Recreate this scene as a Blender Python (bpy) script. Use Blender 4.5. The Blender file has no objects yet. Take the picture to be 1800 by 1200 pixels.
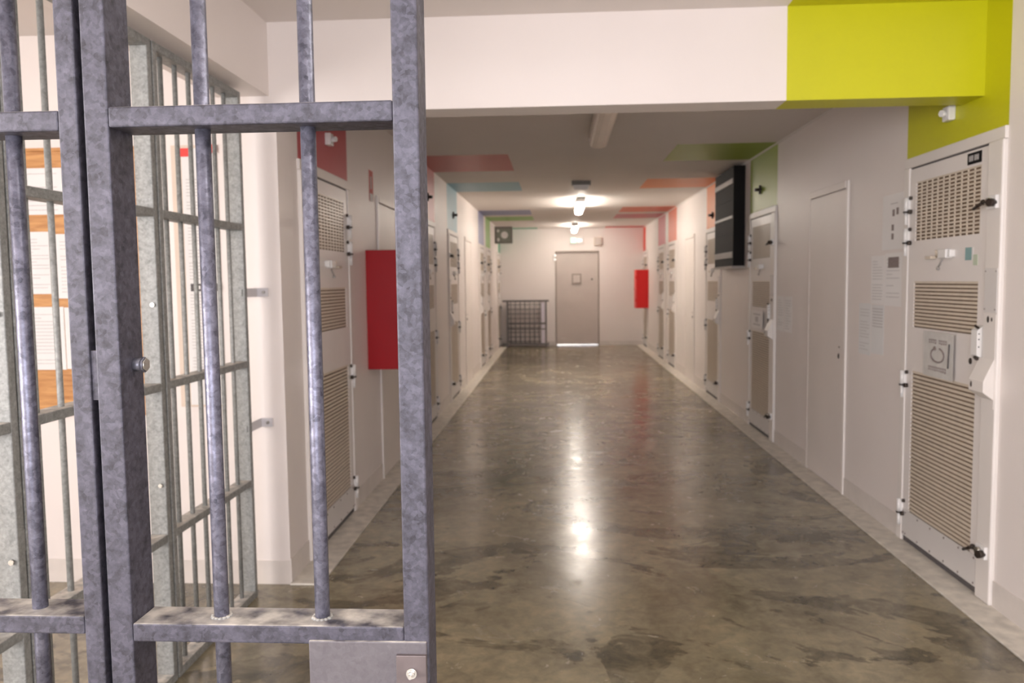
import bpy, bmesh, math, random
from mathutils import Matrix, Vector
random.seed(7)
S = bpy.context.scene
C = S.collection
PI = math.pi
# ------------------------------------------------------------------ camera
F, YAW, PITCH, ROLL, HCAM = 1415.9, -0.0582, -0.0744, -0.0118, 1.5
cy, sy, cp, sp, cr, sr = math.cos(YAW), math.sin(YAW), math.cos(PITCH), math.sin(PITCH), math.cos(ROLL), math.sin(ROLL)
fwd = Vector((sy*cp, cy*cp, sp)); right = Vector((cy, -sy, 0)); up = right.cross(fwd)
r2 = cr*right + sr*up; u2 = -sr*right + cr*up
cam_d = bpy.data.cameras.new('camera'); cam = bpy.data.objects.new('camera', cam_d); C.objects.link(cam)
cam.matrix_world = Matrix(((r2.x, u2.x, -fwd.x, 0), (r2.y, u2.y, -fwd.y, 0), (r2.z, u2.z, -fwd.z, HCAM), (0, 0, 0, 1)))
cam_d.sensor_width = 36; cam_d.lens = F/1800*36; cam_d.clip_start = .05; cam_d.clip_end = 100
cam_d.dof.use_dof = True; cam_d.dof.focus_distance = 1.25; cam_d.dof.aperture_fstop = 7.1
S.camera = cam
# ------------------------------------------------------------------ world, exposure, daylight, added alcove fill
w = bpy.data.worlds.new('world'); S.world = w; w.use_nodes = True
w.node_tree.nodes['Background'].inputs[0].default_value = (.75, .82, 1, 1)
w.node_tree.nodes['Background'].inputs[1].default_value = .4
S.view_settings.view_transform = 'Standard'; S.view_settings.look = 'None'
S.view_settings.gamma = 1; S.view_settings.use_curve_mapping = False
S.view_settings.exposure = 2.24
def area(name, loc, rot, sx, sy_, e, col):
    l = bpy.data.lights.new(name, 'AREA'); l.shape = 'RECTANGLE'; l.size = sx; l.size_y = sy_; l.energy = e; l.color = col
    o = bpy.data.objects.new(name, l); o.location = loc; o.rotation_euler = rot; C.objects.link(o); return o
area('window_daylight', (-0.1, -2.85, 1.55), (PI/2, 0, 0), 2.9, 1.5, 31, (.88, .9, 1))
area('alcove_fill_light', (-4.15, -1.2, 1.6), (PI/2, 0, -PI/2), 3.2, 1.4, 56, (1, .965, .96))  # added fill from an invented alcove window, brightens the right wall
area('door_gap_daylight', (.44, 19.6, .9), (-PI*.35, 0, 0), 1.2, 1.0, 16, (.8, .85, 1))
E_NEAR, E_ALC, E_MID, E_END = 4.5, 1.0, 13.0, 8.8

# ------------------------------------------------------------------ materials
def nodes(name):
    m = bpy.data.materials.new(name); m.use_nodes = True
    return m, m.node_tree, m.node_tree.nodes['Principled BSDF']
def flat(name, col, rough=.5, metal=0, noise=.04, scale=3, bump=0, spec=.5):
    m, t, b = nodes(name); N = t.nodes; L = t.links
    b.inputs['Roughness'].default_value = rough; b.inputs['Metallic'].default_value = metal
    b.inputs['Specular IOR Level'].default_value = spec
    g = N.new('ShaderNodeNewGeometry'); n = N.new('ShaderNodeTexNoise'); n.inputs['Scale'].default_value = scale; n.inputs['Detail'].default_value = 5
    L.new(g.outputs['Position'], n.inputs['Vector'])
    r = N.new('ShaderNodeValToRGB'); r.color_ramp.elements[0].position = .3; r.color_ramp.elements[1].position = .7
    r.color_ramp.elements[0].color = tuple(c*(1-noise) for c in col)+(1,)
    r.color_ramp.elements[1].color = tuple(min(1, c*(1+noise)) for c in col)+(1,)
    L.new(n.outputs[0], r.inputs[0]); L.new(r.outputs[0], b.inputs['Base Color'])
    if bump:
        n2 = N.new('ShaderNodeTexNoise'); n2.inputs['Scale'].default_value = 220; L.new(g.outputs['Position'], n2.inputs['Vector'])
        bp = N.new('ShaderNodeBump'); bp.inputs['Strength'].default_value = bump; bp.inputs['Distance'].default_value = .002
        L.new(n2.outputs[0], bp.inputs['Height']); L.new(bp.outputs[0], b.inputs['Normal'])
    return m
def emit(name, col, s):
    m, t, b = nodes(name); b.inputs['Base Color'].default_value = (*col, 1)
    b.inputs['Emission Color'].default_value = (*col, 1); b.inputs['Emission Strength'].default_value = s; return m
def galv(name, c0, c1, rough=.42, metal=.55):
    m, t, b = nodes(name); N = t.nodes; L = t.links
    tc = N.new('ShaderNodeNewGeometry')
    n0 = N.new('ShaderNodeTexNoise'); n0.inputs['Scale'].default_value = 30; n0.inputs['Detail'].default_value = 3
    L.new(tc.outputs['Position'], n0.inputs['Vector'])
    mx = N.new('ShaderNodeVectorMath'); mx.operation = 'MULTIPLY_ADD'; mx.inputs[1].default_value = (.016, .016, .016)
    L.new(n0.outputs['Color'], mx.inputs[0]); L.new(tc.outputs['Position'], mx.inputs[2])
    v = N.new('ShaderNodeTexVoronoi'); v.inputs['Scale'].default_value = 150; L.new(mx.outputs[0], v.inputs['Vector'])
    sep = N.new('ShaderNodeSeparateColor'); L.new(v.outputs['Color'], sep.inputs[0])
    n = N.new('ShaderNodeTexNoise'); n.inputs['Scale'].default_value = 45; n.inputs['Detail'].default_value = 8; n.inputs['Roughness'].default_value = .7
    L.new(tc.outputs['Position'], n.inputs['Vector'])
    a = N.new('ShaderNodeMath'); a.operation = 'MULTIPLY_ADD'; a.inputs[1].default_value = .20; L.new(sep.outputs[0], a.inputs[0])
    s = N.new('ShaderNodeMath'); s.operation = 'MULTIPLY'; s.inputs[1].default_value = .95; L.new(n.outputs[0], s.inputs[0]); L.new(s.outputs[0], a.inputs[2])
    r = N.new('ShaderNodeValToRGB'); r.color_ramp.elements[0].position = .28; r.color_ramp.elements[1].position = .82
    r.color_ramp.elements[0].color = (*c0, 1); r.color_ramp.elements[1].color = (*c1, 1)
    L.new(a.outputs[0], r.inputs[0])
    sx = N.new('ShaderNodeSeparateXYZ'); L.new(tc.outputs['True Normal'], sx.inputs[0])
    up_ = N.new('ShaderNodeMath'); up_.operation = 'GREATER_THAN'; up_.inputs[1].default_value = .8; L.new(sx.outputs[2], up_.inputs[0])
    n3 = N.new('ShaderNodeTexNoise'); n3.inputs['Scale'].default_value = 26; n3.inputs['Detail'].default_value = 6; L.new(tc.outputs['Position'], n3.inputs['Vector'])
    d_ = N.new('ShaderNodeMapRange'); d_.inputs[1].default_value = .32; d_.inputs[2].default_value = .68; L.new(n3.outputs[0], d_.inputs[0])
    dm = N.new('ShaderNodeMath'); dm.operation = 'MULTIPLY'; L.new(up_.outputs[0], dm.inputs[0]); L.new(d_.outputs[0], dm.inputs[1])
    mxc = N.new('ShaderNodeMix'); mxc.data_type = 'RGBA'; mxc.inputs[7].default_value = (.62, .58, .52, 1)
    L.new(dm.outputs[0], mxc.inputs[0]); L.new(r.outputs[0], mxc.inputs[6]); L.new(mxc.outputs[2], b.inputs['Base Color'])
    rr = N.new('ShaderNodeMath'); rr.operation = 'MULTIPLY_ADD'; rr.inputs[1].default_value = -.16; rr.inputs[2].default_value = rough+.1
    L.new(a.outputs[0], rr.inputs[0]); L.new(rr.outputs[0], b.inputs['Roughness'])
    b.inputs['Metallic'].default_value = metal
    n2 = N.new('ShaderNodeTexNoise'); n2.inputs['Scale'].default_value = 90; L.new(tc.outputs['Position'], n2.inputs['Vector'])
    bp = N.new('ShaderNodeBump'); bp.inputs['Strength'].default_value = .25; bp.inputs['Distance'].default_value = .002
    L.new(n2.outputs[0], bp.inputs['Height']); L.new(bp.outputs[0], b.inputs['Normal'])
    return m
WALLC = (.82, .755, .72)
M = {}
M['wall'] = flat('wall_paint', WALLC, .42, noise=.02, scale=1.2, bump=.05)
M['ceil'] = flat('ceiling_paint', (.79, .73, .69), .6, noise=.02, scale=1.2)
M['skirt'] = flat('skirting_paint', (.70, .645, .60), .45, noise=.05, scale=9)
M['kerb'] = flat('kerb_paint', (.68, .635, .56), .5, noise=.2, scale=14)
M['door'] = flat('cell_door_paint', (.80, .75, .72), .35, noise=.02)
M['frame'] = flat('door_frame_paint', (.79, .74, .70), .4, noise=.02)
M['plain'] = flat('plain_door_paint', (.79, .725, .68), .4, noise=.02)
M['edge'] = flat('door_edge_paint', (.84, .79, .75), .35, noise=.02)
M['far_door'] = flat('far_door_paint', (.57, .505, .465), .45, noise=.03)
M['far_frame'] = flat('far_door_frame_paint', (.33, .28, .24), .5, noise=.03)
M['slat'] = flat('vent_slat_paint', (.66, .575, .47), .3, noise=.05, scale=20)
M['slot'] = flat('vent_slot_brown', (.17, .11, .07), .7, noise=.2, scale=30)
M['kick'] = flat('kick_plate_paint', (.68, .65, .63), .35, noise=.03)
M['white'] = flat('white_enamel', (.80, .78, .76), .3, noise=.02)
M['dark'] = flat('dark_steel', (.055, .042, .035), .35, .6, noise=.2, scale=40)
M['steel'] = flat('bolt_steel', (.62, .60, .56), .25, .9, noise=.1, scale=60)
M['blue_steel'] = flat('hinge_steel', (.16, .16, .19), .4, .5, noise=.1, scale=60)
M['black'] = flat('black_panel', (.008, .007, .007), .7, noise=.2, spec=.2)
M['strap'] = flat('grey_strap', (.36, .33, .31), .45, noise=.05)
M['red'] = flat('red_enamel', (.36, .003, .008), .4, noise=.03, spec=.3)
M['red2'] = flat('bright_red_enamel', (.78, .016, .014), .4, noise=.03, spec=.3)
M['paper'] = flat('white_paper', (.80, .79, .78), .8, noise=.02)
M['paper_old'] = flat('dull_paper', (.88, .85, .83), .8, noise=.03)
M['laminated'] = flat('laminated_paper', (.60, .585, .56), .25, noise=.08, scale=18)
M['ink'] = flat('grey_ink', (.56, .53, .52), .8, noise=.15, scale=300)
M['ink_dark'] = flat('dark_ink', (.11, .10, .10), .7, noise=.3, scale=200)
M['ink_soft'] = flat('soft_ink', (.26, .21, .20), .7, noise=.3, scale=200)
M['tape'] = flat('red_tape', (.80, .03, .02), .5)
M['teal_st'] = flat('teal_sticker', (.25, .42, .42), .5)
M['green_st'] = flat('pale_green_sticker', (.55, .62, .48), .5)
M['orange_sign'] = flat('red_notice_print', (.72, .10, .05), .6)
M['pinkpaper'] = flat('pink_notice', (.62, .16, .15), .6)
M['cream'] = flat('cream_board', (.72, .60, .50), .6)
M['lav'] = flat('lavender_panel', (.72, .67, .76), .5)
M['brkt'] = flat('bracket_paint', (.62, .60, .62), .45, noise=.05)
M['wire'] = flat('mesh_steel', (.17, .155, .15), .45, .4, noise=.1)
M['seal'] = flat('grey_green_frame', (.27, .29, .24), .5)
M['det'] = flat('detector_grey', (.22, .20, .18), .5)
M['tube_off'] = flat('unlit_diffuser', (.88, .77, .68), .35)
M['lit_near'] = emit('lit_diffuser_near', (1, .95, .9), E_NEAR)
M['lit_alc'] = emit('lit_diffuser_alcove', (1, .93, .87), E_ALC)
M['lit_mid'] = emit('lit_diffuser_mid', (1, .90, .80), E_MID)
M['lit_end'] = emit('lit_diffuser_end', (1, .90, .80), E_END)
M['exit_g'] = emit('exit_green', (.35, 1, .65), .30)
M['exit_w'] = emit('exit_white', (1, .95, .92), .32)
M['spot'] = emit('hinge_glint', (1, .95, .9), .25)  # emission put in for bright reflections on the end door hinge
M['galv'] = galv('galvanised_steel', (.011, .010, .014), (.098, .095, .127), .5, .2)
M['galv_bar'] = galv('galvanised_bar_steel', (.03, .03, .042), (.20, .20, .26), .38, .55)
M['galv_dull'] = galv('dull_galvanised_steel', (.15, .155, .148), (.34, .345, .335), .5, .15)
M['lockplate'] = galv('lock_plate_steel', (.09, .08, .09), (.13, .12, .13), .5, .15)
M['clamp'] = flat('strike_plate_steel', (.14, .115, .115), .45, .4, noise=.12, scale=40)
PAINT = {'yellow': (.575, .565, .004), 'green': (.33, .42, .055), 'orange': (.84, .30, .10), 'vermilion': (.72, .17, .08), 'rose': (.62, .14, .17),
         'redp': (.72, .08, .05), 'raspberry': (.50, .075, .09), 'pink': (.60, .16, .15), 'sky': (.30, .50, .58), 'violet': (.26, .27, .46), 'lime': (.28, .52, .09), 'teal': (.13, .42, .26)}
for k, c in PAINT.items(): M[k] = flat(k+'_paint', c, .42, noise=.02)
# wood
def wood():
    m, t, b = nodes('notice_board_wood'); N = t.nodes; L = t.links
    g = N.new('ShaderNodeNewGeometry'); mp = N.new('ShaderNodeMapping'); mp.inputs['Scale'].default_value = (2, 1, 18)
    L.new(g.outputs['Position'], mp.inputs[0]); n = N.new('ShaderNodeTexNoise'); n.inputs['Scale'].default_value = 3; n.inputs['Detail'].default_value = 8; n.inputs['Distortion'].default_value = .6
    L.new(mp.outputs[0], n.inputs['Vector']); r = N.new('ShaderNodeValToRGB')
    r.color_ramp.elements[0].color = (.42, .17, .045, 1); r.color_ramp.elements[1].color = (.66, .34, .12, 1)
    r.color_ramp.elements[0].position = .3; r.color_ramp.elements[1].position = .7
    L.new(n.outputs[0], r.inputs[0]); L.new(r.outputs[0], b.inputs['Base Color']); b.inputs['Roughness'].default_value = .5
    return m
M['wood'] = wood()
# polished concrete
def concrete():
    m, t, b = nodes('polished_concrete'); N = t.nodes; L = t.links
    g = N.new('ShaderNodeNewGeometry')
    def noise(sc, det=6, dist=0, rough=.6, scl=(1, 1, 1), off=(0, 0, 0)):
        mp = N.new('ShaderNodeMapping'); mp.inputs['Scale'].default_value = scl; mp.inputs['Location'].default_value = off
        L.new(g.outputs['Position'], mp.inputs[0])
        n = N.new('ShaderNodeTexNoise'); n.inputs['Scale'].default_value = sc; n.inputs['Detail'].default_value = det
        n.inputs['Distortion'].default_value = dist; n.inputs['Roughness'].default_value = rough
        L.new(mp.outputs[0], n.inputs['Vector']); return n.outputs[0]
    def ramp(src, stops):
        r = N.new('ShaderNodeValToRGB'); e = r.color_ramp.elements
        e[0].position, e[0].color = stops[0][0], (*stops[0][1], 1); e[1].position, e[1].color = stops[-1][0], (*stops[-1][1], 1)
        for p, c in stops[1:-1]: q = e.new(p); q.color = (*c, 1)
        L.new(src, r.inputs[0]); return r.outputs[0]
    base = ramp(noise(1.3, 9, .6, .68), [(.30, (.135, .115, .073)), (.48, (.25, .215, .142)), (.68, (.36, .31, .205))])
    # trowel stains with hard curved borders
    st = ramp(noise(.85, 7, 1.6, .62, (1, 1.5, 1), (3.1, 7.7, 0)), [(.525, (0, 0, 0)), (.537, (1, 1, 1))])
    fine = ramp(noise(13, 6, .4, .7), [(.35, (.72, .72, .72)), (.65, (1.12, 1.1, 1.06))])
    mul = N.new('ShaderNodeMix'); mul.data_type = 'RGBA'; mul.blend_type = 'MULTIPLY'; mul.inputs[0].default_value = 1
    L.new(base, mul.inputs[6]); L.new(fine, mul.inputs[7])
    mx = N.new('ShaderNodeMix'); mx.data_type = 'RGBA'; L.new(mul.outputs[2], mx.inputs[6])
    dk = N.new('ShaderNodeMix'); dk.data_type = 'RGBA'; dk.blend_type = 'MULTIPLY'; dk.inputs[0].default_value = 1; dk.inputs[7].default_value = (.26, .265, .27, 1)
    L.new(mul.outputs[2], dk.inputs[6]); L.new(dk.outputs[2], mx.inputs[7])
    sm = N.new('ShaderNodeMath'); sm.operation = 'MULTIPLY'; L.new(st, sm.inputs[0])
    br = ramp(noise(5, 6, 1.0, .7), [(.38, (.25, .25, .25)), (.6, (.85, .85, .85))]); L.new(br, sm.inputs[1])
    L.new(sm.outputs[0], mx.inputs[0]); L.new(mx.outputs[2], b.inputs['Base Color'])
    rg = ramp(noise(4, 6, .8, .65), [(.35, (.17, .17, .17)), (.7, (.30, .30, .30))]); L.new(rg, b.inputs['Roughness'])
    b.inputs['Specular IOR Level'].default_value = .78
    n2 = noise(7, 4, .2, .6, (1, 1, 1))
    bp = N.new('ShaderNodeBump'); bp.inputs['Strength'].default_value = .12; bp.inputs['Distance'].default_value = .006
    L.new(n2, bp.inputs['Height']); L.new(bp.outputs[0], b.inputs['Normal'])
    return m
M['floor'] = concrete()

# ------------------------------------------------------------------ mesh helpers
class MB:
    def __init__(s): s.bm = bmesh.new(); s.mats = []
    def mi(s, m):
        if m not in s.mats: s.mats.append(m)
        return s.mats.index(m)
    def box(s, x0, x1, y0, y1, z0, z1, m, bev=0):
        if x0 > x1: x0, x1 = x1, x0
        mt = Matrix.Translation(((x0+x1)/2, (y0+y1)/2, (z0+z1)/2)) @ Matrix.Diagonal((x1-x0, abs(y1-y0), abs(z1-z0), 1))
        g = bmesh.ops.create_cube(s.bm, size=1, matrix=mt); i = s.mi(m)
        fs = {f for v in g['verts'] for f in v.link_faces}
        for f in fs: f.material_index = i
        if bev:
            es = list({e for v in g['verts'] for e in v.link_edges})
            r = bmesh.ops.bevel(s.bm, geom=es, offset=bev, segments=2, affect='EDGES', profile=.5, material=i)
        return s
    def cyl(s, a, b_, r, m, n=16, r1=None):
        a = Vector(a); b_ = Vector(b_); d = b_-a
        q = d.to_track_quat('Z', 'Y').to_matrix().to_4x4()
        g = bmesh.ops.create_cone(s.bm, cap_ends=True, segments=n, radius1=r, radius2=r if r1 is None else r1, depth=d.length, matrix=Matrix.Translation((a+b_)/2) @ q)
        i = s.mi(m)
        for f in {f for v in g['verts'] for f in v.link_faces}:
            f.material_index = i
            if len(f.verts) == 4: f.smooth = True
        return s
    def ball(s, c, r, m, sc=(1, 1, 1)):
        g = bmesh.ops.create_uvsphere(s.bm, u_segments=16, v_segments=10, radius=r, matrix=Matrix.Translation(c) @ Matrix.Diagonal((*sc, 1)))
        i = s.mi(m)
        for f in {f for v in g['verts'] for f in v.link_faces}: f.material_index = i; f.smooth = True
        return s
    def prism(s, prof, axis, a, b_, m):
        """profile points (p,q) extruded from a to b along axis 'x' or 'y'"""
        i = s.mi(m)
        def P(p, q, t): return (t, p, q) if axis == 'x' else (p, t, q)
        v0 = [s.bm.verts.new(P(p, q, a)) for p, q in prof]; v1 = [s.bm.verts.new(P(p, q, b_)) for p, q in prof]
        n = len(prof); fs = [s.bm.faces.new(v0), s.bm.faces.new(v1[::-1])]
        for k in range(n): fs.append(s.bm.faces.new((v0[k], v0[(k+1) % n], v1[(k+1) % n], v1[k])))
        for f in fs: f.material_index = i
        return s
    def build(s, name, parent=None, loc=None, bevel=0):
        bmesh.ops.recalc_face_normals(s.bm, faces=s.bm.faces)
        me = bpy.data.meshes.new(name); s.bm.to_mesh(me); s.bm.free()
        for m in s.mats: me.materials.append(M[m])
        o = bpy.data.objects.new(name, me); C.objects.link(o)
        if parent: o.parent = parent
        if loc: o.location = loc
        if bevel:
            md = o.modifiers.new('edge', 'BEVEL'); md.width = bevel; md.segments = 2; md.limit_method = 'ANGLE'; md.angle_limit = math.radians(50)
        return o
def tag(o, label, cat, group=None, kind=None):
    o['label'] = label; o['category'] = cat
    if group: o['group'] = group
    if kind: o['kind'] = kind
    return o
def empty(name, loc, label, cat, group=None, kind=None):
    o = bpy.data.objects.new(name, None); C.objects.link(o); o.location = loc; return tag(o, label, cat, group, kind)
def copy_tree(o, parent=None):
    c = o.copy(); C.objects.link(c)
    if parent: c.parent = parent
    for ch in list(o.children): copy_tree(ch, c)
    return c
def st(o, label, cat): return tag(o, label, cat, None, 'structure')

# ------------------------------------------------------------------ room shell
XR, XL, YF, YW, HC = 1.95, -1.35, 18.73, 3.87, 2.70
YB = -3.0; XA = -4.2
b = MB(); b.box(XA-.1, XR+.2, YB-.1, YF+1.6, -.2, 0, 'floor'); st(b.build('floor'), 'polished mottled olive brown concrete floor of the corridor', 'floor')
# right wall with colour fields above the cell doors
ZT = 2.15
Rbands = [(3.66, 4.68, 'yellow'), (7.36, 8.38, 'green'), (9.80, 10.78, 'orange'), (13.48, 14.48, 'vermilion'), (14.88, 15.92, 'rose'), (18.2, YF, 'redp')]
Lbands = [(4.18, 5.17, 'raspberry'), (7.72, 8.86, 'pink'), (9.86, 10.82, 'sky'), (13.72, 14.70, 'violet'), (15.08, 16.08, 'lime'), (18.2, YF, 'teal')]
def banded(name, x0, x1, y0, y1, bands, label):
    b = MB(); b.box(x0, x1, y0, y1, 0, ZT, 'wall'); y = y0
    for a, c, m in bands:
        if a > y: b.box(x0, x1, y, a, ZT, 2.85, 'wall')
        b.box(x0, x1, a, c, ZT, 2.85, m); y = c
    if y < y1: b.box(x0, x1, y, y1, ZT, 2.85, 'wall')
    return st(b.build(name), label, 'wall')
banded('wall_right', XR, XR+.2, YB, YF, Rbands, 'long beige corridor wall with yellow, green and orange fields above its doors')
banded('wall_left', XL-.15, XL, YW, YF, Lbands, 'long beige corridor wall with crimson, pink and sky blue fields above its doors')
b = MB(); b.box(XA, XL-.15, YW, YW+.15, 0, 2.85, 'wall'); st(b.build('wall_alcove_far'), 'bright wall behind the bars carrying the wooden notice board', 'wall')
b = MB(); b.box(XA-.15, XA, YB, YW+.15, 0, 2.85, 'wall'); st(b.build('wall_alcove_left'), 'side wall of the barred alcove', 'wall')
b = MB(); b.box(XA-.15, XR+.2, YB-.15, YB, 0, 2.85, 'wall'); st(b.build('wall_back'), 'wall behind the viewer holding the window', 'wall')
b = MB(); b.box(XL-.03-.26, XL-.03, YB, YW, 2.40, 2.85, 'wall'); st(b.build('wall_header'), 'beige header wall above the side row of bars', 'wall')
# far wall with a real doorway
DX0, DX1, DZ = -.04, .91, 2.155
b = MB(); b.box(XL-.15, DX0, YF, YF+.12, 0, 2.85, 'wall'); b.box(DX1, XR+.2, YF, YF+.12, 0, 2.85, 'wall'); b.box(DX0, DX1, YF, YF+.12, DZ, 2.85, 'wall')
st(b.build('wall_far'), 'beige end wall of the corridor around the grey door', 'wall')
b = MB(); b.box(-.6, 1.5, YF+1.3, YF+1.45, 0, 2.4, 'white'); st(b.build('wall_beyond'), 'pale wall seen through the gap under the end door', 'wall')
# ceilings with the colour fields running on over them
b = MB(); y = 4.06
cuts = sorted({4.06, YF} | {max(4.06, v) for a in Rbands+Lbands for v in a[:2]})
for a, c in zip(cuts, cuts[1:]):
    mid = (a+c)/2
    lm = next((m for p, q, m in Lbands if p < mid < q), None); rm = next((m for p, q, m in Rbands if p < mid < q), None)
    b.box(XL, -.47, a, c, HC, 2.9, lm or 'ceil'); b.box(-.47, 1.07, a, c, HC, 2.9, 'ceil'); b.box(1.07, XR, a, c, HC, 2.9, rm or 'ceil')
st(b.build('ceiling'), 'corridor ceiling with painted colour fields along both edges', 'ceiling')
b = MB(); b.box(XL-.03, 1.06, YB, YW, 2.745, 2.95, 'ceil'); b.box(1.06, XR, YB, 3.66, 2.745, 2.95, 'ceil'); b.box(1.06, XR, 3.66, YW, 2.745, 2.95, 'yellow')
b.box(XA, XL-.28, YB, YW, 2.715, 2.9, 'ceil')
st(b.build('ceiling_front'), 'ceiling in front of the cross beam and over the alcove', 'ceiling')
b = MB(); b.box(XL, 1.06, YW, 4.06, 2.32, 2.85, 'wall'); b.box(1.06, XR, YW, 4.06, 2.32, 2.85, 'yellow')
st(b.build('trim_1'), 'downstand cross beam, white with a yellow end at the right wall', 'beam')
# kerbs and skirtings
def kerb(name, xa, xb, y0, label):
    b = MB(); b.box(xa, xb, y0, YF, 0, .010, 'kerb'); st(b.build(name, bevel=.003), label, 'kerb')
kerb('trim_2', 1.795, XR, YB, 'scuffed pale painted strip along the floor at the right wall')
kerb('trim_3', XL, -1.19, YW-.02, 'scuffed pale painted strip along the floor at the left wall')
def skirting(name, x0, x1, gaps, y0, label):
    b = MB(); y = y0
    for a, c in gaps+[(YF, YF)]:
        if a > y: b.box(x0, x1, y, a, .01, .13, 'skirt')
        y = c
    st(b.build(name), label, 'skirting board')
b = MB(); b.box(XL, DX0-.05, YF-.006, YF, 0, .1, 'skirt'); b.box(DX1+.05, XR, YF-.006, YF, 0, .1, 'skirt'); st(b.build('baseboard_far'), 'low painted skirting on the end wall', 'skirting board')
b = MB(); b.box(XA, XL-.002, YW-.004, YW, 0, .12, 'skirt'); st(b.build('baseboard_alcove'), 'low painted skirting behind the bars', 'skirting board')
b = MB(); b.box(XR-.012, XR, 4.06, YF, HC-.014, HC-.001, 'edge'); st(b.build('trim_4'), 'thin pale cable strip in the right ceiling corner', 'cable strip')
# window behind the viewer
b = MB()
for x0, x1, z0, z1 in ((-1.6, 1.4, .73, .78), (-1.6, 1.4, 2.32, 2.37), (-1.6, -1.55, .78, 2.32), (1.35, 1.4, .78, 2.32), (-.125, -.075, .78, 2.32)): b.box(x0, x1, YB, YB+.05, z0, z1, 'white')
st(b.build('window_1'), 'white window frame in the wall behind the viewer', 'window')
b = MB()
for y0, y1, z0, z1 in ((-2.85, .45, .83, .88), (-2.85, .45, 2.32, 2.37), (-2.85, -2.8, .88, 2.32), (.4, .45, .88, 2.32)): b.box(XA, XA+.06, y0, y1, z0, z1, 'white')
st(b.build('added_window_2'), 'white frame of an added, unseen window in the side wall of the alcove', 'window')  # invented frame around the alcove fill light, out of view

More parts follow.
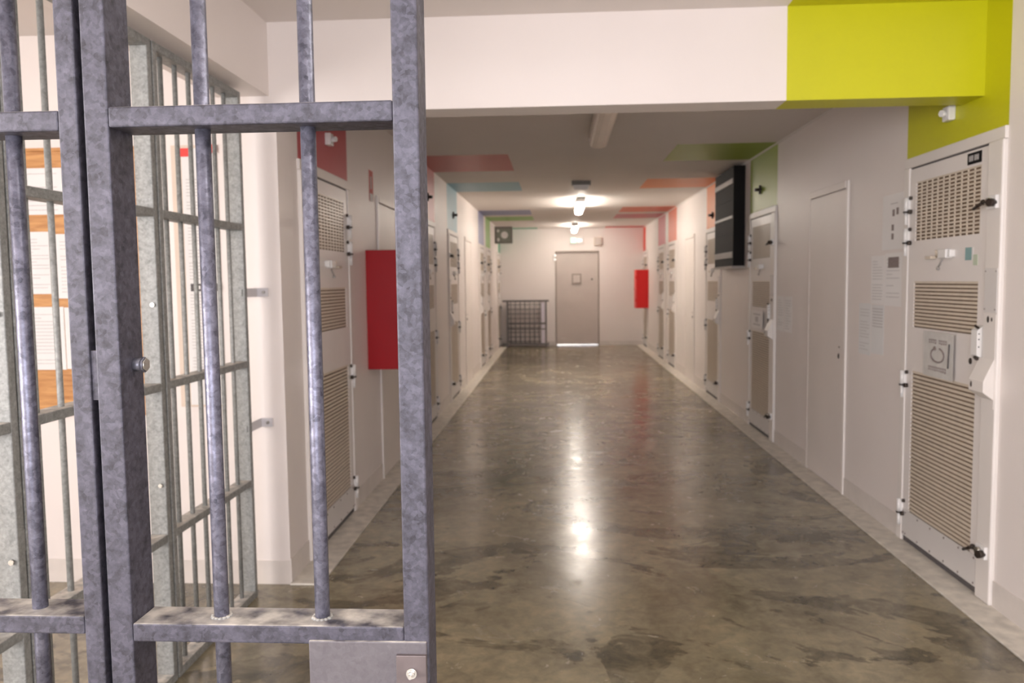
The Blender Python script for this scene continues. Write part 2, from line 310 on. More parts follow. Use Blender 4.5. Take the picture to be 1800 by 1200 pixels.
# ------------------------------------------------------------------ doors
KEY = dict(right=-1, left=1)
GAPS = {'right': [], 'left': []}
def vent(s, u0, u1, z0, z1, rows, cols, parent, top=False):
    b = MB(); b.box(s*.012, s*.0155, u0, u1, z0, z1, 'slot')
    p = (z1-z0)/rows
    for k in range(rows): b.box(s*.0155, s*.0205, u0, u1, z0+k*p+p*(.55 if cols else .38), z0+(k+1)*p, 'slat')
    if cols:
        q = (u1-u0)/cols
        for k in range(cols): b.box(s*.0155, s*.0200, u0+k*q, u0+k*q+q*.16, z0, z1, 'slat')
    return b.build('vent_grille', parent)
def cell_door(side, detail=True):
    s = KEY[side]
    root = bpy.data.objects.new('door_1', None); C.objects.link(root)
    f = MB(); f.box(0, s*.028, 0, 1.02, 2.095, 2.15, 'frame', .004); f.box(0, s*.028, .955, 1.02, 0.01, 2.095, 'frame', .004)
    f.box(0, s*.034, 0.002, .128, 0.01, 2.095, 'frame', .008)
    f.build('frame', root)
    l = MB(); U0, U1 = .135, .948; V = [(.19, .985), (1.225, 1.475), (1.695, 2.01)]
    l.box(s*.001, s*.022, U0, .2, .045, 2.085, 'door'); l.box(s*.001, s*.022, .875, U1, .045, 2.085, 'door')
    zz = [.045]+[v for p in V for v in p]+[2.085]
    for a, c in zip(zz[::2], zz[1::2]): l.box(s*.001, s*.022, .2, .875, a, c, 'door')
    l.build('door_leaf', root)
    vent(s, .2, .875, *V[0], 36, 0, root); vent(s, .2, .875, *V[1], 13, 0, root); vent(s, .2, .875, *V[2], 17, 11, root)
    d = MB(); d.box(0, s*.016, .13, .95, .011, .045, 'ink_dark'); d.box(0, s*.018, .13, .95, 2.085, 2.095, 'ink_dark'); d.build('gap_shadow', root)
    k = MB(); k.box(s*.022, s*.026, .14, .945, .045, .195, 'kick', .001); kp = k.build('kick_plate', root)
    r = MB()
    for z in (.06, .18):
        for u in (.155, .3, .45, .6, .75, .9, .93): r.ball((s*.027, u, z), .0055, 'ink_soft', (.6, 1, 1))
    r.build('rivets', kp)
    for z, h in ((1.86, .1), (1.69, .1), (.90, .1), (.17, .1)):
        g = MB(); g.cyl((s*.036, .965, z), (s*.036, .965, z+h*.75), .0125, 'white'); g.cyl((s*.036, .965, z-h*.75), (s*.036, .965, z-.008), .009, 'white')
        g.box(s*.02, s*.036, .945, .965, z+.005, z+h*.7, 'white'); hg = g.build('hinge', root)
        p = MB(); p.cyl((s*.036, .965, z-.008), (s*.036, .965, z), .016, 'dark'); p.cyl((s*.02, .93, z-.004), (s*.04, .93, z-.004), .012, 'dark'); p.box(s*.03, s*.04, .93, .975, z-.008, z, 'dark')
        p.cyl((s*.02, .93, z+h*.7), (s*.034, .93, z+h*.7), .010, 'dark'); p.build('hinge_pin', hg)
    for z, dz in ((1.825, -.02), (.245, -.03)):
        g = MB(); g.box(s*.034, s*.05, .02, .10, z-.03, z+.03, 'white', .003); g.cyl((s*.05, .06, z), (s*.066, .06, z), .02, 'steel'); g.cyl((s*.05, .035, z-.004), (s*.078, .022, z-.004), .017, 'dark')
        lt = g.build('latch', root)
        p = MB(); p.cyl((s*.06, .06, z), (s*.056, .11, z+.004), .008, 'dark'); p.cyl((s*.056, .11, z+.004), (s*.066, .175, z+dz), .0085, 'dark', r1=.007); p.ball((s*.056, .11, z+.004), .013, 'dark'); p.build('latch_handle', lt)
    # white lock case on the leaf and sloping lock box on the jamb
    a, c = s*.022, s*.052
    g = MB(); g.prism([(a, 1.12), (c, 1.135), (c, 1.25), (a, 1.275)], 'y', .135, .19, 'white'); g.cyl((s*.046, .137, 1.262), (s*.05, .16, 1.272), .006, 'dark'); g.cyl((s*.05, .135, 1.12), (s*.045, .165, 1.126), .008, 'dark')
    for z in (1.235, 1.21, 1.175): g.cyl((s*.044, .136, z), (s*.044, .133, z), .0035, 'dark', 8)
    g.build('lock_case', root, bevel=.004)
    g = MB(); g.prism([(s*.034, .945), (s*.082, .98), (s*.082, 1.03), (s*.036, 1.13)], 'y', .012, .140, 'frame'); lb = g.build('lock_box', root, bevel=.003)
    p = MB(); p.ball((s*.082, .115, 1.008), .009, 'dark', (.5, .7, 1.5)); p.build('keyhole', lb)
    g = MB(); g.ball((s*.024, .245, 1.10), .0125, 'dark', (.5, 1, 1.2)); g.build('peephole', root)
    g = MB(); g.box(s*.034, s*.0365, .012, .116, 1.336, 1.534, 'kick', .001); g.box(s*.034, s*.0362, .012, .116, .905, 1.33, 'frame', .001); g.build('cover_plate', root)
    g = MB(); g.ball((s*.037, .075, 1.305), .010, 'dark', (.4, .8, 1.5)); g.ball((s*.037, .045, 1.305), .006, 'dark', (.4, .8, 1.5))
    for u in (.02, .108):
        for z in (1.52, 1.35): g.ball((s*.037, u, z), .0035, 'ink_soft')
    g.build('keyhole', root)
    g = MB(); g.box(s*.022, s*.058, .45, .535, 1.59, 1.635, 'white', .004); g.box(s*.022, s*.05, .425, .44, 1.595, 1.63, 'white', .003); g.box(s*.022, s*.052, .62, .69, 1.59, 1.605, 'slat', .003); g.cyl((s*.03, .6, 1.6), (s*.045, .575, 1.63), .006, 'slat'); g.build('hatch_catch', root)
    g = MB(); g.cyl((s*.024, .55, 1.585), (s*.03, .585, 1.545), .004, 'strap', 8); g.ball((s*.03, .585, 1.54), .009, 'strap'); g.build('hatch_pin', root)
    return root
doorn = [0]
def place_door(o, side, y, label):
    doorn[0] += 1; o.name = 'door_%d' % doorn[0]; o.location = (XR+.014 if side == 'right' else XL-.014, y, 0)
    st(o, label, 'door'); GAPS[side].append((y, y+1.02)); return o
pr = place_door(cell_door('right'), 'right', 3.66, 'large off-white vented steel cell door under the yellow paint')
pl = place_door(cell_door('left'), 'left', 4.165, 'vented steel cell door under the crimson paint, seen between the gate bars')
for y, lab in ((7.36, 'vented steel cell door under the green paint, behind the black wall case'), (9.79, 'vented steel cell door under the orange paint'),
               (13.47, 'vented steel cell door under the vermilion paint'), (14.89, 'vented steel cell door under the rose paint'), (17.69, 'last vented cell door on the right wall, by the small bright red cabinet')):
    place_door(copy_tree(pr), 'right', y, lab)
for y, lab in ((7.80, 'vented steel cell door under the pink paint, at the gate post edge'), (9.83, 'vented steel cell door under the sky blue paint'),
               (13.70, 'vented steel cell door under the violet paint'), (15.07, 'vented steel cell door under the lime green paint'), (17.69, 'last vented cell door on the left wall, by the wire mesh rack')):
    place_door(copy_tree(pl), 'left', y, lab)
# details only the nearest door shows
def child(b, name, par, **k): return b.build(name, par, **k)
g = MB(); g.box(-.022, -.026, .20, .325, 2.022, 2.075, 'black', .001)
for k in range(6): g.box(-.026, -.0268, .222+k*.014+(.008 if k > 2 else 0), .230+k*.014+(.008 if k > 2 else 0), 2.036, 2.062, 'ink')
o = child(g, 'number_plate', pr); o['label'] = 'small black number plate with pale marks'
g = MB(); g.box(-.022, -.0235, .265, .325, 1.575, 1.635, 'teal_st'); g.box(-.022, -.0232, .25, .265, 1.575, 1.635, 'white'); o = child(g, 'sticker', pr); o['label'] = 'teal sticker'
g = MB(); g.box(-.022, -.0235, .21, .25, 1.55, 1.60, 'green_st'); o = child(g, 'sticker', pr); o['label'] = 'pale green sticker'
# plain service doors
def plain_door(side, y0, y1, label, knob=True, z1=2.15):
    s = KEY[side]; doorn[0] += 1
    root = empty('door_%d' % doorn[0], (XR if side == 'right' else XL, y0, 0), label, 'door', None, 'structure'); n = y1-y0
    f = MB(); f.box(0, s*.013, -.012, .022, .01, z1, 'edge', .003); f.box(0, s*.012, n-.02, n+.005, .01, z1, 'plain', .002); f.box(0, s*.018, .022, n-.02, z1-.05, z1, 'plain', .003); f.build('frame', root)
    l = MB(); l.box(0, s*.010, .028, n-.026, .03, z1-.058, 'plain', .002); l.build('door_leaf', root)
    if knob:
        h = MB(); h.ball((s*.012, .11, .957), .014, 'dark', (.5, .6, 1.4)); h.ball((s*.012, .10, 1.02), .006, 'dark'); h.build('keyhole', root)
    GAPS[side].append((y0, y1)); return root
plain_door('right', 5.58, 6.40, 'plain beige service door between the yellow and green painted cells')
plain_door('right', 11.70, 12.5, 'plain beige service door beyond the orange painted cell')
plain_door('left', 6.0, 6.85, 'plain beige service door behind the deep red wall cabinet')
plain_door('left', 11.62, 12.45, 'plain beige service door between the sky blue and violet painted cells')
for sd, x0, x1, y0, lab in (('right', XR-.005, XR, YB, 'low painted skirting along the right wall'), ('left', XL, XL+.005, YW, 'low painted skirting along the left wall')):
    skirting('baseboard_'+sd, x0, x1, sorted(GAPS[sd]), y0, lab)
# far door
doorn[0] += 1
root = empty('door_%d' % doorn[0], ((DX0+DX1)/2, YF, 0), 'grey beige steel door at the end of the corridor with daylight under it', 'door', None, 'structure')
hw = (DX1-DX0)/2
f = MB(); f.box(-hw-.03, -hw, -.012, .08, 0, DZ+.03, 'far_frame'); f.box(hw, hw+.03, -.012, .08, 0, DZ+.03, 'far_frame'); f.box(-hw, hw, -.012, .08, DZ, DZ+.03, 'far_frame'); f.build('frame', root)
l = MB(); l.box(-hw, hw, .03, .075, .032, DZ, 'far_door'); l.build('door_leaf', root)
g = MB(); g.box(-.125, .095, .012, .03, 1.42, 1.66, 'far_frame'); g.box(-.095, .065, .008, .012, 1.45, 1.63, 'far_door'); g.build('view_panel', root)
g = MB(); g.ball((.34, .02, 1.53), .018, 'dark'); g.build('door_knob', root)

# ------------------------------------------------------------------ ceiling lamps
def lamp(y0, y1, x, zc, lit, label, wd=.125, hang=.02):
    root = empty('ceiling_lamp', (x, y0, zc), label, 'ceiling lamp', 'tube lamps along the corridor ceiling'); n = y1-y0
    for yy in (.15, n-.2):
        b = MB(); b.box(-.03, .03, yy, yy+.05, -hang, 0, 'white'); b.build('mounting_bracket', root)
    b = MB(); b.box(-wd/2, wd/2, 0, n, -hang-.035, -hang, 'det' if lit else 'slat', .006); b.build('lamp_housing', root)
    b = MB(); h = hang+.035; r = wd/2-.006
    prof = [(-r, -h), (r, -h), (r, -h-.055)]+[(r*math.cos(a), -h-.055-.028*math.sin(a)) for a in (PI*.2, PI*.4, PI*.6, PI*.8)]+[(-r, -h-.055)]
    b.prism(prof, 'y', .006, n-.006, lit or 'tube_off'); o = b.build('diffuser', root)
    for yy in (-.002, n-.006):
        b = MB(); b.box(-wd/2, wd/2, yy, yy+.008, -h-.02, -hang, 'white'); b.build('end_cap', root)
    return root
lamp(5.30, 6.75, .335, HC, None, 'unlit tube lamp on the ceiling just behind the cross beam', .15, .005)
lamp(11.75, 13.2, .335, HC, 'lit_mid', 'glowing tube lamp, the larger lit one below the grey detector')
lamp(16.95, 18.2, .36, HC, 'lit_end', 'glowing tube lamp, the smaller lit one above the exit sign')
lamp(.3, 1.8, .30, 2.745, 'lit_near', 'glowing tube lamp on the ceiling above the gate')
lamp(1.2, 2.7, -2.45, 2.715, 'lit_alc', 'glowing tube lamp in the barred alcove')
root = empty('emergency_light', (.285, 9.85, HC), 'small grey emergency light box on the ceiling before the lit lamps', 'emergency light')
b = MB(); b.box(-.115, .115, 0, .12, -.05, 0, 'det', .004); b.build('housing', root)
b = MB(); b.prism([(-.10, -.05), (.10, -.05), (.075, -.105), (-.075, -.105)], 'y', -.01, .11, 'white'); b.build('cover', root)

# ------------------------------------------------------------------ galvanised bars
GY = 1.10; D = .065
def rail(m, x0, x1, z0, z1, y=GY): return m.box(x0, x1, y, y+D, z0, z1, 'galv', .0025)
def bolt(c, d, r, par, wash=True):
    b = MB(); c = Vector(c); d = Vector(d)
    if wash: b.cyl(c, c+d*.003, r*1.5, 'steel', 20)
    b.cyl(c+d*.002, c+d*.012, r, 'steel', 6); b.cyl(c+d*.012, c+d*.020, r*.55, 'steel', 12)
    return b.build('bolt', par)
ZTOP = 2.745
gate = empty('barred_gate', (-.43, GY, 0), 'galvanised barred gate leaf with lock plate and two stout round bars', 'gate')
ox = .43; oy = -GY
def P(b, name, par=gate, **k):
    o = b.build(name, par, **k)
    for v in o.data.vertices: v.co.x += ox; v.co.y += oy
    return o
b = MB(); rail(b, -.655, -.620, .02, 2.44); P(b, 'gate_post')
b = MB(); rail(b, -.223, -.187, .02, 2.44); P(b, 'gate_post')
for z0, z1 in ((.02, .05), (.46, .49), (.985, 1.012), (1.719, 1.747), (2.41, 2.44)):
    b = MB(); rail(b, -.620, -.223, z0, z1); P(b, 'cross_rail')
for x in (-.501, -.3495):
    b = MB(); b.cyl((x, GY+D/2, .04), (x, GY+D/2, 2.42), .0108, 'galv_bar', 24); o = P(b, 'round_bar')
b = MB(); b.box(-.360, -.190, GY-.004, GY+.045, .80, .992, 'lockplate', .002); P(b, 'lock_plate')
b = MB(); b.box(-.233, -.190, GY-.010, GY-.003, .925, .975, 'clamp', .001); b.box(-.236, -.188, GY-.013, GY-.003, .86, .918, 'clamp', .002); sp_ = P(b, 'strike_plate')
b = MB(); c = (-.211, GY-.010, .950); b.cyl(c, (c[0], c[1]-.003, c[2]), .0075, 'steel', 20); b.cyl((c[0], c[1]-.003, c[2]), (c[0], c[1]-.009, c[2]), .0052, 'steel', 6); b.cyl((c[0], c[1]-.009, c[2]), (c[0], c[1]-.014, c[2]), .003, 'steel', 10); P(b, 'bolt', sp_)
b = MB(); c = (-.620, GY+.040, 1.385); b.cyl(c, (c[0]+.012, c[1], c[2]), .010, 'blue_steel', 6); b.cyl((c[0]+.012, c[1], c[2]), (c[0]+.016, c[1], c[2]), .0115, 'blue_steel', 6); b.cyl((c[0]+.016, c[1], c[2]), (c[0]+.018, c[1], c[2]), .010, 'steel', 6); P(b, 'bolt')
# weld beads round the bars
for x in (-.501, -.3495):
    b = MB()
    for k in range(14):
        a = k*PI/7; b.ball((x+.0125*math.cos(a), GY+D/2+.0125*math.sin(a), 1.012), .0028+.001*random.random(), 'galv_dull', (1.2, 1.2, .7))
    P(b, 'weld_bead')
fixp = empty('barred_screen', (-1.05, GY, 0), 'fixed galvanised barred panel left of the gate', 'barred panel')
ox = 1.05
def PF(b, name): return P(b, name, fixp)
b = MB(); rail(b, -.692, -.664, .02, 2.44); PF(b, 'post')
b = MB(); rail(b, -1.44, -1.41, .02, 2.44); PF(b, 'post')
for z0, z1 in ((.02, .05), (.46, .49), (.995, 1.022), (1.716, 1.744), (2.41, 2.44)):
    b = MB(); rail(b, -1.41, -.692, z0, z1); PF(b, 'cross_rail')
for k in range(5):
    x = -.779-.146*k; b = MB(); b.cyl((x, GY+D/2, .04), (x, GY+D/2, 2.42), .0108, 'galv_bar', 24); PF(b, 'round_bar')
b = MB(); b.box(-.664, -.655, GY+.004, GY+.060, 1.338, 1.409, 'galv', .0005); PF(b, 'spacer_plate')

# ------------------------------------------------------------------ side row of barred panels
GX = -1.46
def side_panel(y0, y1, label, first=False):
    n = y1-y0; root = empty('side_barred_screen', (GX, y0, 0), label, 'barred panel', 'barred panels of the side row')
    for a in (0, n-.03):
        b = MB(); b.box(-D, 0, a, a+.03, .0, 2.385, 'galv_dull', .003); b.build('post', root)
    for z0, z1 in ((.0, .035), (.545, .575), (1.112, 1.142), (1.75, 1.78), (2.355, 2.385)):
        b = MB(); b.box(-D, 0, .03, n-.03, z0, z1, 'galv_dull', .003); b.build('cross_rail', root)
    k = 6; st_ = (n-.0)/(k+1)
    for i in range(k):
        y = st_*(i+1); b = MB(); b.cyl((-D/2, y, .02), (-D/2, y, 2.36), .0095, 'galv_dull', 16); b.build('round_bar', root)
    return root
p1 = side_panel(1.235, 2.075, 'barred panel of the side row nearest the gate')
p2 = side_panel(2.083, 2.893, 'middle barred panel of the side row, in front of the notice board')
p3 = side_panel(2.905, 3.715, 'last barred panel of the side row, clamped to the alcove wall')
for z in (1.44, .80):
    b = MB(); b.box(-.045, -.012, .775, .81, z+.006, z+.036, 'galv_dull'); b.box(-.012, .048, .955-.007, .955, z, z+.042, 'brkt', .001); b.box(-.012, -.005, .81, .955, z, z+.042, 'brkt')
    br = b.build('wall_bracket', p3); q = MB(); q.cyl((.028, .948, z+.022), (.028, .938, z+.022), .008, 'steel', 6); q.build('bolt', br)
for par, n in ((p1, .81), (p2, .78)):
    for z in (1.43, .76):
        b = MB(); b.cyl((-.018, n, z), (-.018, n-.008, z), .008, 'steel', 6); b.build('bolt', par)
    for z in (.78, 1.9):
        b = MB(); b.box(-.05, -.004, n+.03, n+.037, z, z+.06, 'galv_dull'); b.build('spacer_plate', par)

# ------------------------------------------------------------------ notices in the alcove
def sheet(name, plane, c, wd, h, label, cat='notice', group=None, mat='paper', lines=10, ink='ink', head=None, tilt=0, off=0.0, marks=None, seed=1):
    """paper on a wall; plane 'A' faces -Y at Y=c[1], 'R' right wall, 'L' left wall. c = world centre"""
    rd = random.Random(seed)
    root = empty(name, c, label, cat, group)
    b = MB(); b.box(-wd/2, wd/2, -.0012, 0, -h/2, h/2, mat); b.build('sheet', root)
    b = MB(); n = 0
    if lines:
        for k in range(lines):
            z = h/2-h*.12-(h*.78)*k/max(1, lines-1)
            if rd.random() < .12: continue
            L_ = wd*.74*(.45+.55*rd.random()) if rd.random() < .4 else wd*.76
            b.box(-wd*.39, -wd*.39+L_, -.0018, -.0012, z-.0017, z+.0017, ink); n += 1
    if head:
        b.box(-wd*.3, wd*.3, -.0022, -.0012, h/2-h*.17, h/2-h*.06, head); n += 1
    for m in (marks or []):
        b.box(m[0]*wd, m[1]*wd, -.0022, -.0012, m[2]*h, m[3]*h, m[4]); n += 1
    if n: b.build('printed_text', root)
    if plane == 'R': root.rotation_euler = (0, 0, -PI/2)
    if plane == 'L': root.rotation_euler = (0, 0, PI/2)
    if tilt: root.rotation_euler = (0 if plane == 'A' else tilt*0, tilt if plane == 'A' else 0, root.rotation_euler[2])
    return root
board = empty('notice_board', (-2.62, YW-.001, .88), 'wooden notice board covered in papers behind the bars', 'notice board')
b = MB(); b.box(-.58, .58, -.018, 0, 0, 1.28, 'wood', .003); b.build('board', board)
b = MB()
for x0, x1, z0, z1 in ((-.6, .6, -.02, 0), (-.6, .6, 1.28, 1.295), (-.6, -.58, 0, 1.28), (.58, .592, 0, 1.28)): b.box(x0, x1, -.022, 0, z0, z1, 'wood')
b.build('board_edge', board)
ya = YW-.0200
sheet('pinned_notice', 'A', (-2.525, ya, 1.966), .22, .225, 'pinned sheet in the top row of the board, left of the round bar', lines=9, seed=2)
sheet('pinned_notice', 'A', (-2.33, ya, 1.970), .155, .225, 'pinned sheet in the top row of the board, beside the gate post', lines=9, seed=3)
sheet('pinned_notice', 'A', (-2.79, ya, 1.966), .27, .225, 'pinned sheet in the top row of the board, behind the outer round bar', lines=9, seed=12)
sheet('pinned_notice', 'A', (-2.58, ya, 1.618), .205, .305, 'pinned sheet with a short dark heading in the middle row of the board', lines=16, marks=[(-.25, -.12, .36, .385, 'ink_dark')], seed=4)
sheet('pinned_notice', 'A', (-2.365, ya, 1.60), .205, .315, 'pinned sheet in the middle row of the board, touching the gate post', lines=15, seed=5)
sheet('pinned_notice', 'A', (-2.548, ya, 1.245), .21, .312, 'pinned sheet in the bottom row of the board above bare wood', lines=15, seed=6)
sheet('pinned_notice', 'A', (-2.425, ya+.0005, 1.245), .03, .305, 'narrow pinned sheet half hidden under another in the bottom row', lines=0, seed=7)
sheet('pinned_notice', 'A', (-2.335, ya, 1.205), .16, .30, 'pinned white notice with a red panel in the bottom row', lines=0, marks=[(-.38, .35, -.42, .28, 'orange_sign')], seed=8)
cb = MB(); cb.box(-.115, .105, -.012, 0, 0, 1.275, 'cream', .002)
cbo = tag(cb.build('backing_board', None, (-1.755, YW-.001, .90)), 'tall narrow cream board fixed behind the last bars', 'board')
tall = sheet('tall_notice', 'A', (-1.735, YW-.0140, 1.535), .165, 1.25, 'tall narrow notice with red tape at its top corners', lines=64, seed=9)
for x0, x1, z0 in ((-.092, -.035, .585), (.03, .09, .60)):
    b = MB(); b.box(x0, x1, -.004, -.002, z0, z0+.04, 'tape'); b.build('red_tape', tall)
b = MB(); b.box(-.06, .085, -.004, -.002, -.065, -.028, 'ink_dark')
for k in range(5): b.box(-.045+k*.024, -.035+k*.024, -.0048, -.004, -.055, -.038, 'paper')
b.build('label_strip', tall)

# ------------------------------------------------------------------ notices on the right wall and doors
def rs(y0, y1, z0, z1, name, label, **k):
    return sheet(name, 'R', (XR-k.pop('d', .001), (y0+y1)/2, (z0+z1)/2), y1-y0, z1-z0, label, **k)
rs(4.70, 5.00, 1.66, 1.98, 'wall_notice', 'faint sheet with four dark squares, topmost on the wall beside the yellow cell', mat='paper_old', lines=0,
   marks=[(-.02, .08, .10, .22, 'ink_soft'), (.16, .26, .12, .24, 'ink_soft'), (-.05, .05, -.16, -.05, 'ink_soft'), (-.05, .05, -.32, -.21, 'ink_soft'), (-.12, .22, .32, .335, 'ink')], seed=20)
rs(4.71, 4.95, 1.33, 1.64, 'wall_notice', 'sheet headed by a dark printed block on the wall beside the yellow cell', lines=12, mat='paper_old', marks=[(-.3, .32, .22, .42, 'ink_soft')], seed=21)
rs(4.96, 5.16, 1.335, 1.63, 'wall_notice', 'pale sheet left of the one with a dark printed block', lines=14, mat='paper_old', seed=22)
rs(4.95, 5.14, 1.03, 1.33, 'wall_notice', 'lower sheet with a half page of text above blank paper', mat='paper', lines=0, marks=[(-.4, .4, .05+.06*k, .07+.06*k, 'ink') for k in range(7)], seed=23)
rs(5.15, 5.35, 1.01, 1.335, 'wall_notice', 'lowest sheet full of text, nearest the plain service door', mat='paper', lines=14, seed=24)
rs(6.86, 7.08, 1.04, 1.345, 'wall_notice', 'dull sheet on the wall before the green painted cell, nearer to the plain door', mat='paper_old', lines=12, seed=25)
rs(7.11, 7.32, 1.04, 1.345, 'wall_notice', 'dull sheet on the wall touching the green painted cell door frame', mat='paper_old', lines=12, seed=26)
sg = rs(4.035, 4.355, .985, 1.215, 'door_sign', 'laminated sign with a dark ring and two lines of lettering on the nearest cell door', mat='laminated', lines=0, d=.0275, seed=27)
b = MB(); R_ = random.Random(5)
for k in range(9):
    for zc, hh in ((.068, .022), (-.072, .024)):
        if k == 4 and zc > 0: continue
        x = -.098+k*.022; b.box(x, x+.015, -.0022, -.0012, zc-hh/2+R_.uniform(-.002, .003), zc+hh/2, 'ink_soft')
        b.box(x+.004, x+.011, -.0025, -.0020, zc-.004, zc+.004, 'laminated')
for k in range(20):
    if k in (4, 5): continue
    a = k*PI/10; b.cyl((-.0+.070*math.cos(a), -.002, .0+.036*math.sin(a)), (.070*math.cos(a+.33), -.002, .036*math.sin(a+.33)), .0045, 'ink_soft', 6)
b.ball((-.03, -.003, .033), .012, 'ink_soft', (1.4, .2, .9))
b.build('printed_text', sg)
b = MB(); b.cyl((.128, -.006, .065), (.120, -.006, -.055), .0035, 'ink_dark', 8); b.build('curled_edge', sg)
rs(7.72, 8.17, 1.02, 1.19, 'door_sign', 'white sign on the cell door under the green paint', mat='paper_old', lines=0, d=.0275, marks=[(-.3, .3, .25, .32, 'ink'), (-.12, .12, -.15, .15, 'ink'), (-.3, .3, -.33, -.26, 'ink')], seed=28)
pk = sheet('wall_notice', 'L', (XL+.001, 5.83, 2.20), .12, .22, 'small pink and white notice above the deep red cabinet', mat='pinkpaper', lines=0, marks=[(-.4, .4, -.5, -.25, 'paper'), (-.2, .1, -.1, .3, 'ink')], seed=29)

# ------------------------------------------------------------------ wall mounted things
def signal(side, y, z, mat, label):
    s = KEY[side]; root = empty('door_signal_lamp', (XR if side == 'right' else XL, y, z), label, 'signal lamp', 'signal lamps over the cell doors')
    b = MB(); b.box(0, s*.02, -.04, .04, -.009, .009, mat, .003); b.box(0, s*.02, -.009, .009, -.042, .042, mat, .003); b.build('bracket', root)
    b = MB(); b.cyl((s*.02, 0, 0), (s*.06, 0, 0), .016, mat); b.build('lens', root)
signal('right', 7.95, 2.35, 'dark', 'small dark signal lamp on the green paint')
signal('right', 10.35, 2.30, 'dark', 'small dark signal lamp on the orange paint')
signal('left', 10.40, 2.36, 'dark', 'small dark signal lamp on the sky blue paint')
signal('left', 8.35, 2.38, 'dark', 'small dark signal lamp on the pink paint')
for s_, x, y, z, lab in ((-1, XR, 4.17, 2.30, 'small white sensor box on the yellow paint under the beam'), (1, XL, 4.72, 2.34, 'small white sensor box on the crimson paint')):
    root = empty('sensor_box', (x, y, z), lab, 'sensor')
    b = MB(); b.box(0, s_*.035, -.035, .035, -.035, .035, 'white', .005); b.build('housing', root)
    b = MB(); b.cyl((s_*.035, 0, 0), (s_*.06, -.01, 0), .016, 'white'); b.build('sensor_head', root)
def cabinet(side, y0, y1, z0, z1, dp, mat, label):
    s = KEY[side]; root = empty('wall_cabinet', (XR if side == 'right' else XL, y0, z0), label, 'cabinet'); n = y1-y0; h = z1-z0
    b = MB(); b.box(0, s*(dp-.02), 0, n, 0, h, mat, .002); b.build('body', root)
    b = MB(); b.box(s*(dp-.018), s*dp, .0, n, .0, h, mat, .003); d = b.build('door', root)
    for z in (h*.2, h*.8):
        b = MB(); b.cyl((s*(dp+.006), .012, z-.03), (s*(dp+.006), .012, z+.03), .009, mat); b.build('hinge', d)
    b = MB(); b.cyl((s*dp, n*.85, h/2), (s*(dp+.02), n*.85, h/2), .012, 'steel'); b.build('lock', d)
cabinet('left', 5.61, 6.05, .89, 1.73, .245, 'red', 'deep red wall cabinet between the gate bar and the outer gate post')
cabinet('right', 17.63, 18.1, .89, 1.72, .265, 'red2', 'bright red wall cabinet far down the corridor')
root = empty('black_wall_case', (XR, 8.60, 1.635), 'black upright wall case with three grey straps between green and orange paint', 'wall case')
b = MB(); b.box(0, -.115, 0, 1.02, 0, 1.04, 'black', .004); b.build('case_body', root)
b = MB()
for z in (.35, .70): b.box(-.113, -.119, .02, 1.0, z-.004, z+.004, 'black')
b.box(-.02, -.122, -.006, .02, 0, 1.04, 'black'); b.build('case_rim', root)
for z0, z1 in ((.86, .915), (.50, .53), (.085, .15)):
    b = MB(); b.box(-.112, -.128, .03, .97, z0, z1, 'strap', .003); b.build('strap', root)
b = MB(); b.box(0, -.13, 0, 1.0, -.025, 0, 'strap'); b.build('bottom_shelf', root)
# exit sign, speaker, framed unit, glowing hinge glints
root = empty('exit_sign', (.425, YF, 2.35), 'small glowing exit sign above the end door, half green half white', 'exit sign')
b = MB(); b.box(-.15, .15, -.05, 0, 0, .15, 'white', .004); b.build('housing', root)
b = MB(); b.box(-.13, -.012, -.055, -.05, .02, .13, 'exit_g', .002)
b.build('running_figure_panel', root)
b = MB(); b.prism([(.02, .075), (.06, .12), (.06, .095), (.125, .095), (.125, .055), (.06, .055), (.06, .03)], 'y', -.055, -.05, 'exit_w'); b.build('arrow_panel', root)
root = empty('loudspeaker', (.91, YF, 2.30), 'faint square speaker box on the end wall beside the exit sign', 'loudspeaker')
b = MB(); b.box(-.085, .085, -.07, 0, 0, .19, 'slat', .006); b.build('housing', root)
b = MB(); b.box(-.07, .07, -.074, -.07, .015, .175, 'far_door'); b.build('speaker_grille', root)
root = empty('framed_display', (XL+.02, 17.3, 2.31), 'square grey framed unit with a pale round centre high on the left wall', 'display unit')
b = MB(); b.box(-.02, .36, .0, .03, 0, .36, 'seal'); b.build('back_panel', root)
b = MB()
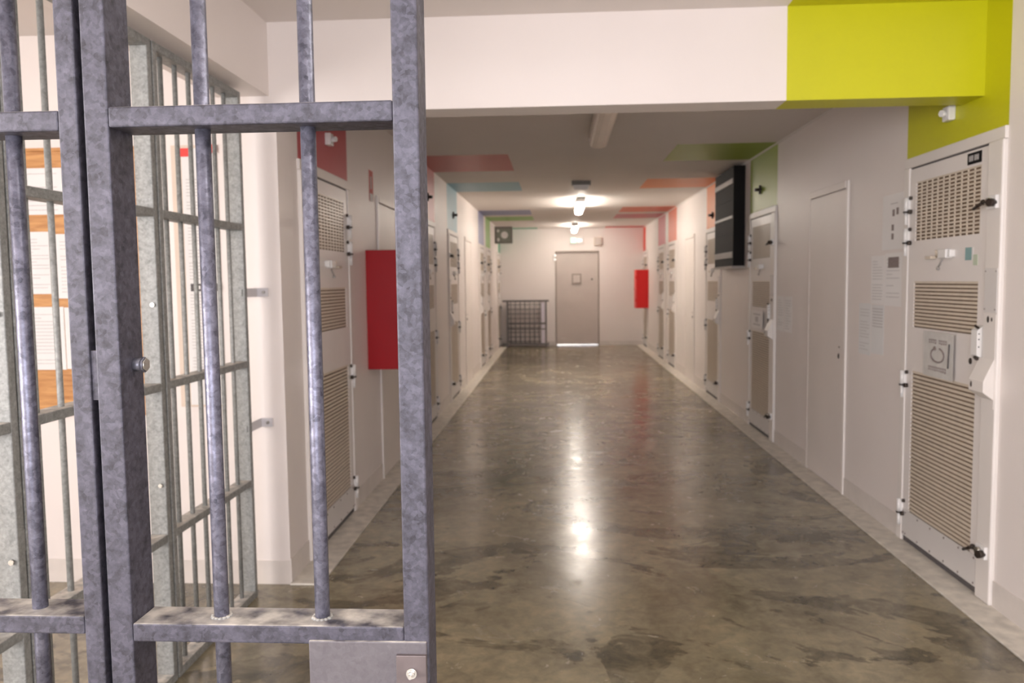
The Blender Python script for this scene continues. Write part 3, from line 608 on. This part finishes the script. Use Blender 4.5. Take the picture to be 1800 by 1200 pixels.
for x0, x1, z0, z1 in ((-.02, .36, 0, .035), (-.02, .36, .325, .36), (-.02, .015, .035, .325), (.325, .36, .035, .325)): b.box(x0, x1, -.03, .0, z0, z1, 'det')
b.build('frame', root)
b = MB(); b.cyl((.19, -.012, .18), (.19, 0, .18), .075, 'white', 24); b.build('round_centre', root)
for z, f_ in ((.27, 1), (.08, 1.4)):
    b = MB(); b.ball((.05, -.005, z), .03, 'white', (1, .4, f_)); b.build('indicator', root)
for z, lab in ((2.085, 'tiny glowing dot for a hinge glint at the end door corner, upper of two'), (1.99, 'tiny glowing dot for a hinge glint at the end door corner, lower of two')):
    root = empty('hinge_glint', (-.075, YF, z), lab, 'hinge glint')
    b = MB(); b.box(-.03, .03, -.03, 0, -.03, .03, 'white', .004); b.build('housing', root)
    b = MB(); b.ball((0, -.03, 0), .02, 'spot', (1, .5, 1)); b.build('lens', root)  # glowing ball stands in for a hinge reflection, no lamp there
# wire mesh rack in the far left corner
root = empty('mesh_rack', (-.75, 18.35, 0), 'low steel wire mesh rack standing in the far left corner', 'rack')
b = MB(); b.box(-.53, .53, -.02, .25, 1.03, 1.07, 'wire', .004); b.build('top_rail', root)
b = MB(); b.box(-.53, .53, -.02, .25, .045, .085, 'wire', .004); b.build('bottom_rail', root)
b = MB(); b.box(-.43, .45, -.015, .015, .52, .56, 'wire', .003); b.build('middle_rail', root)
for x in (-.42, .46):
    for y in (0, .23):
        b = MB(); b.box(x-.018, x+.018, y-.018, y+.018, 0, 1.03, 'wire'); b.build('leg', root)
b = MB()
for k in range(7): b.cyl((-.34+k*.108, -.01, .085), (-.34+k*.108, -.01, 1.03), .011, 'wire', 8)
for k in range(9): b.cyl((-.42, -.01, .13+k*.105), (.34, -.01, .13+k*.105), .009, 'wire', 8)
b.build('wire_mesh', root)
b = MB(); b.box(-.43, .45, -.015, .015, .40, .425, 'wire', .003); b.build('middle_rail', root)
b = MB(); b.box(.355, .435, .0, .02, .09, 1.02, 'lav'); b.build('side_strip', root)
b = MB(); b.box(.335, .352, -.012, .012, .085, 1.03, 'wire'); b.build('upright', root)
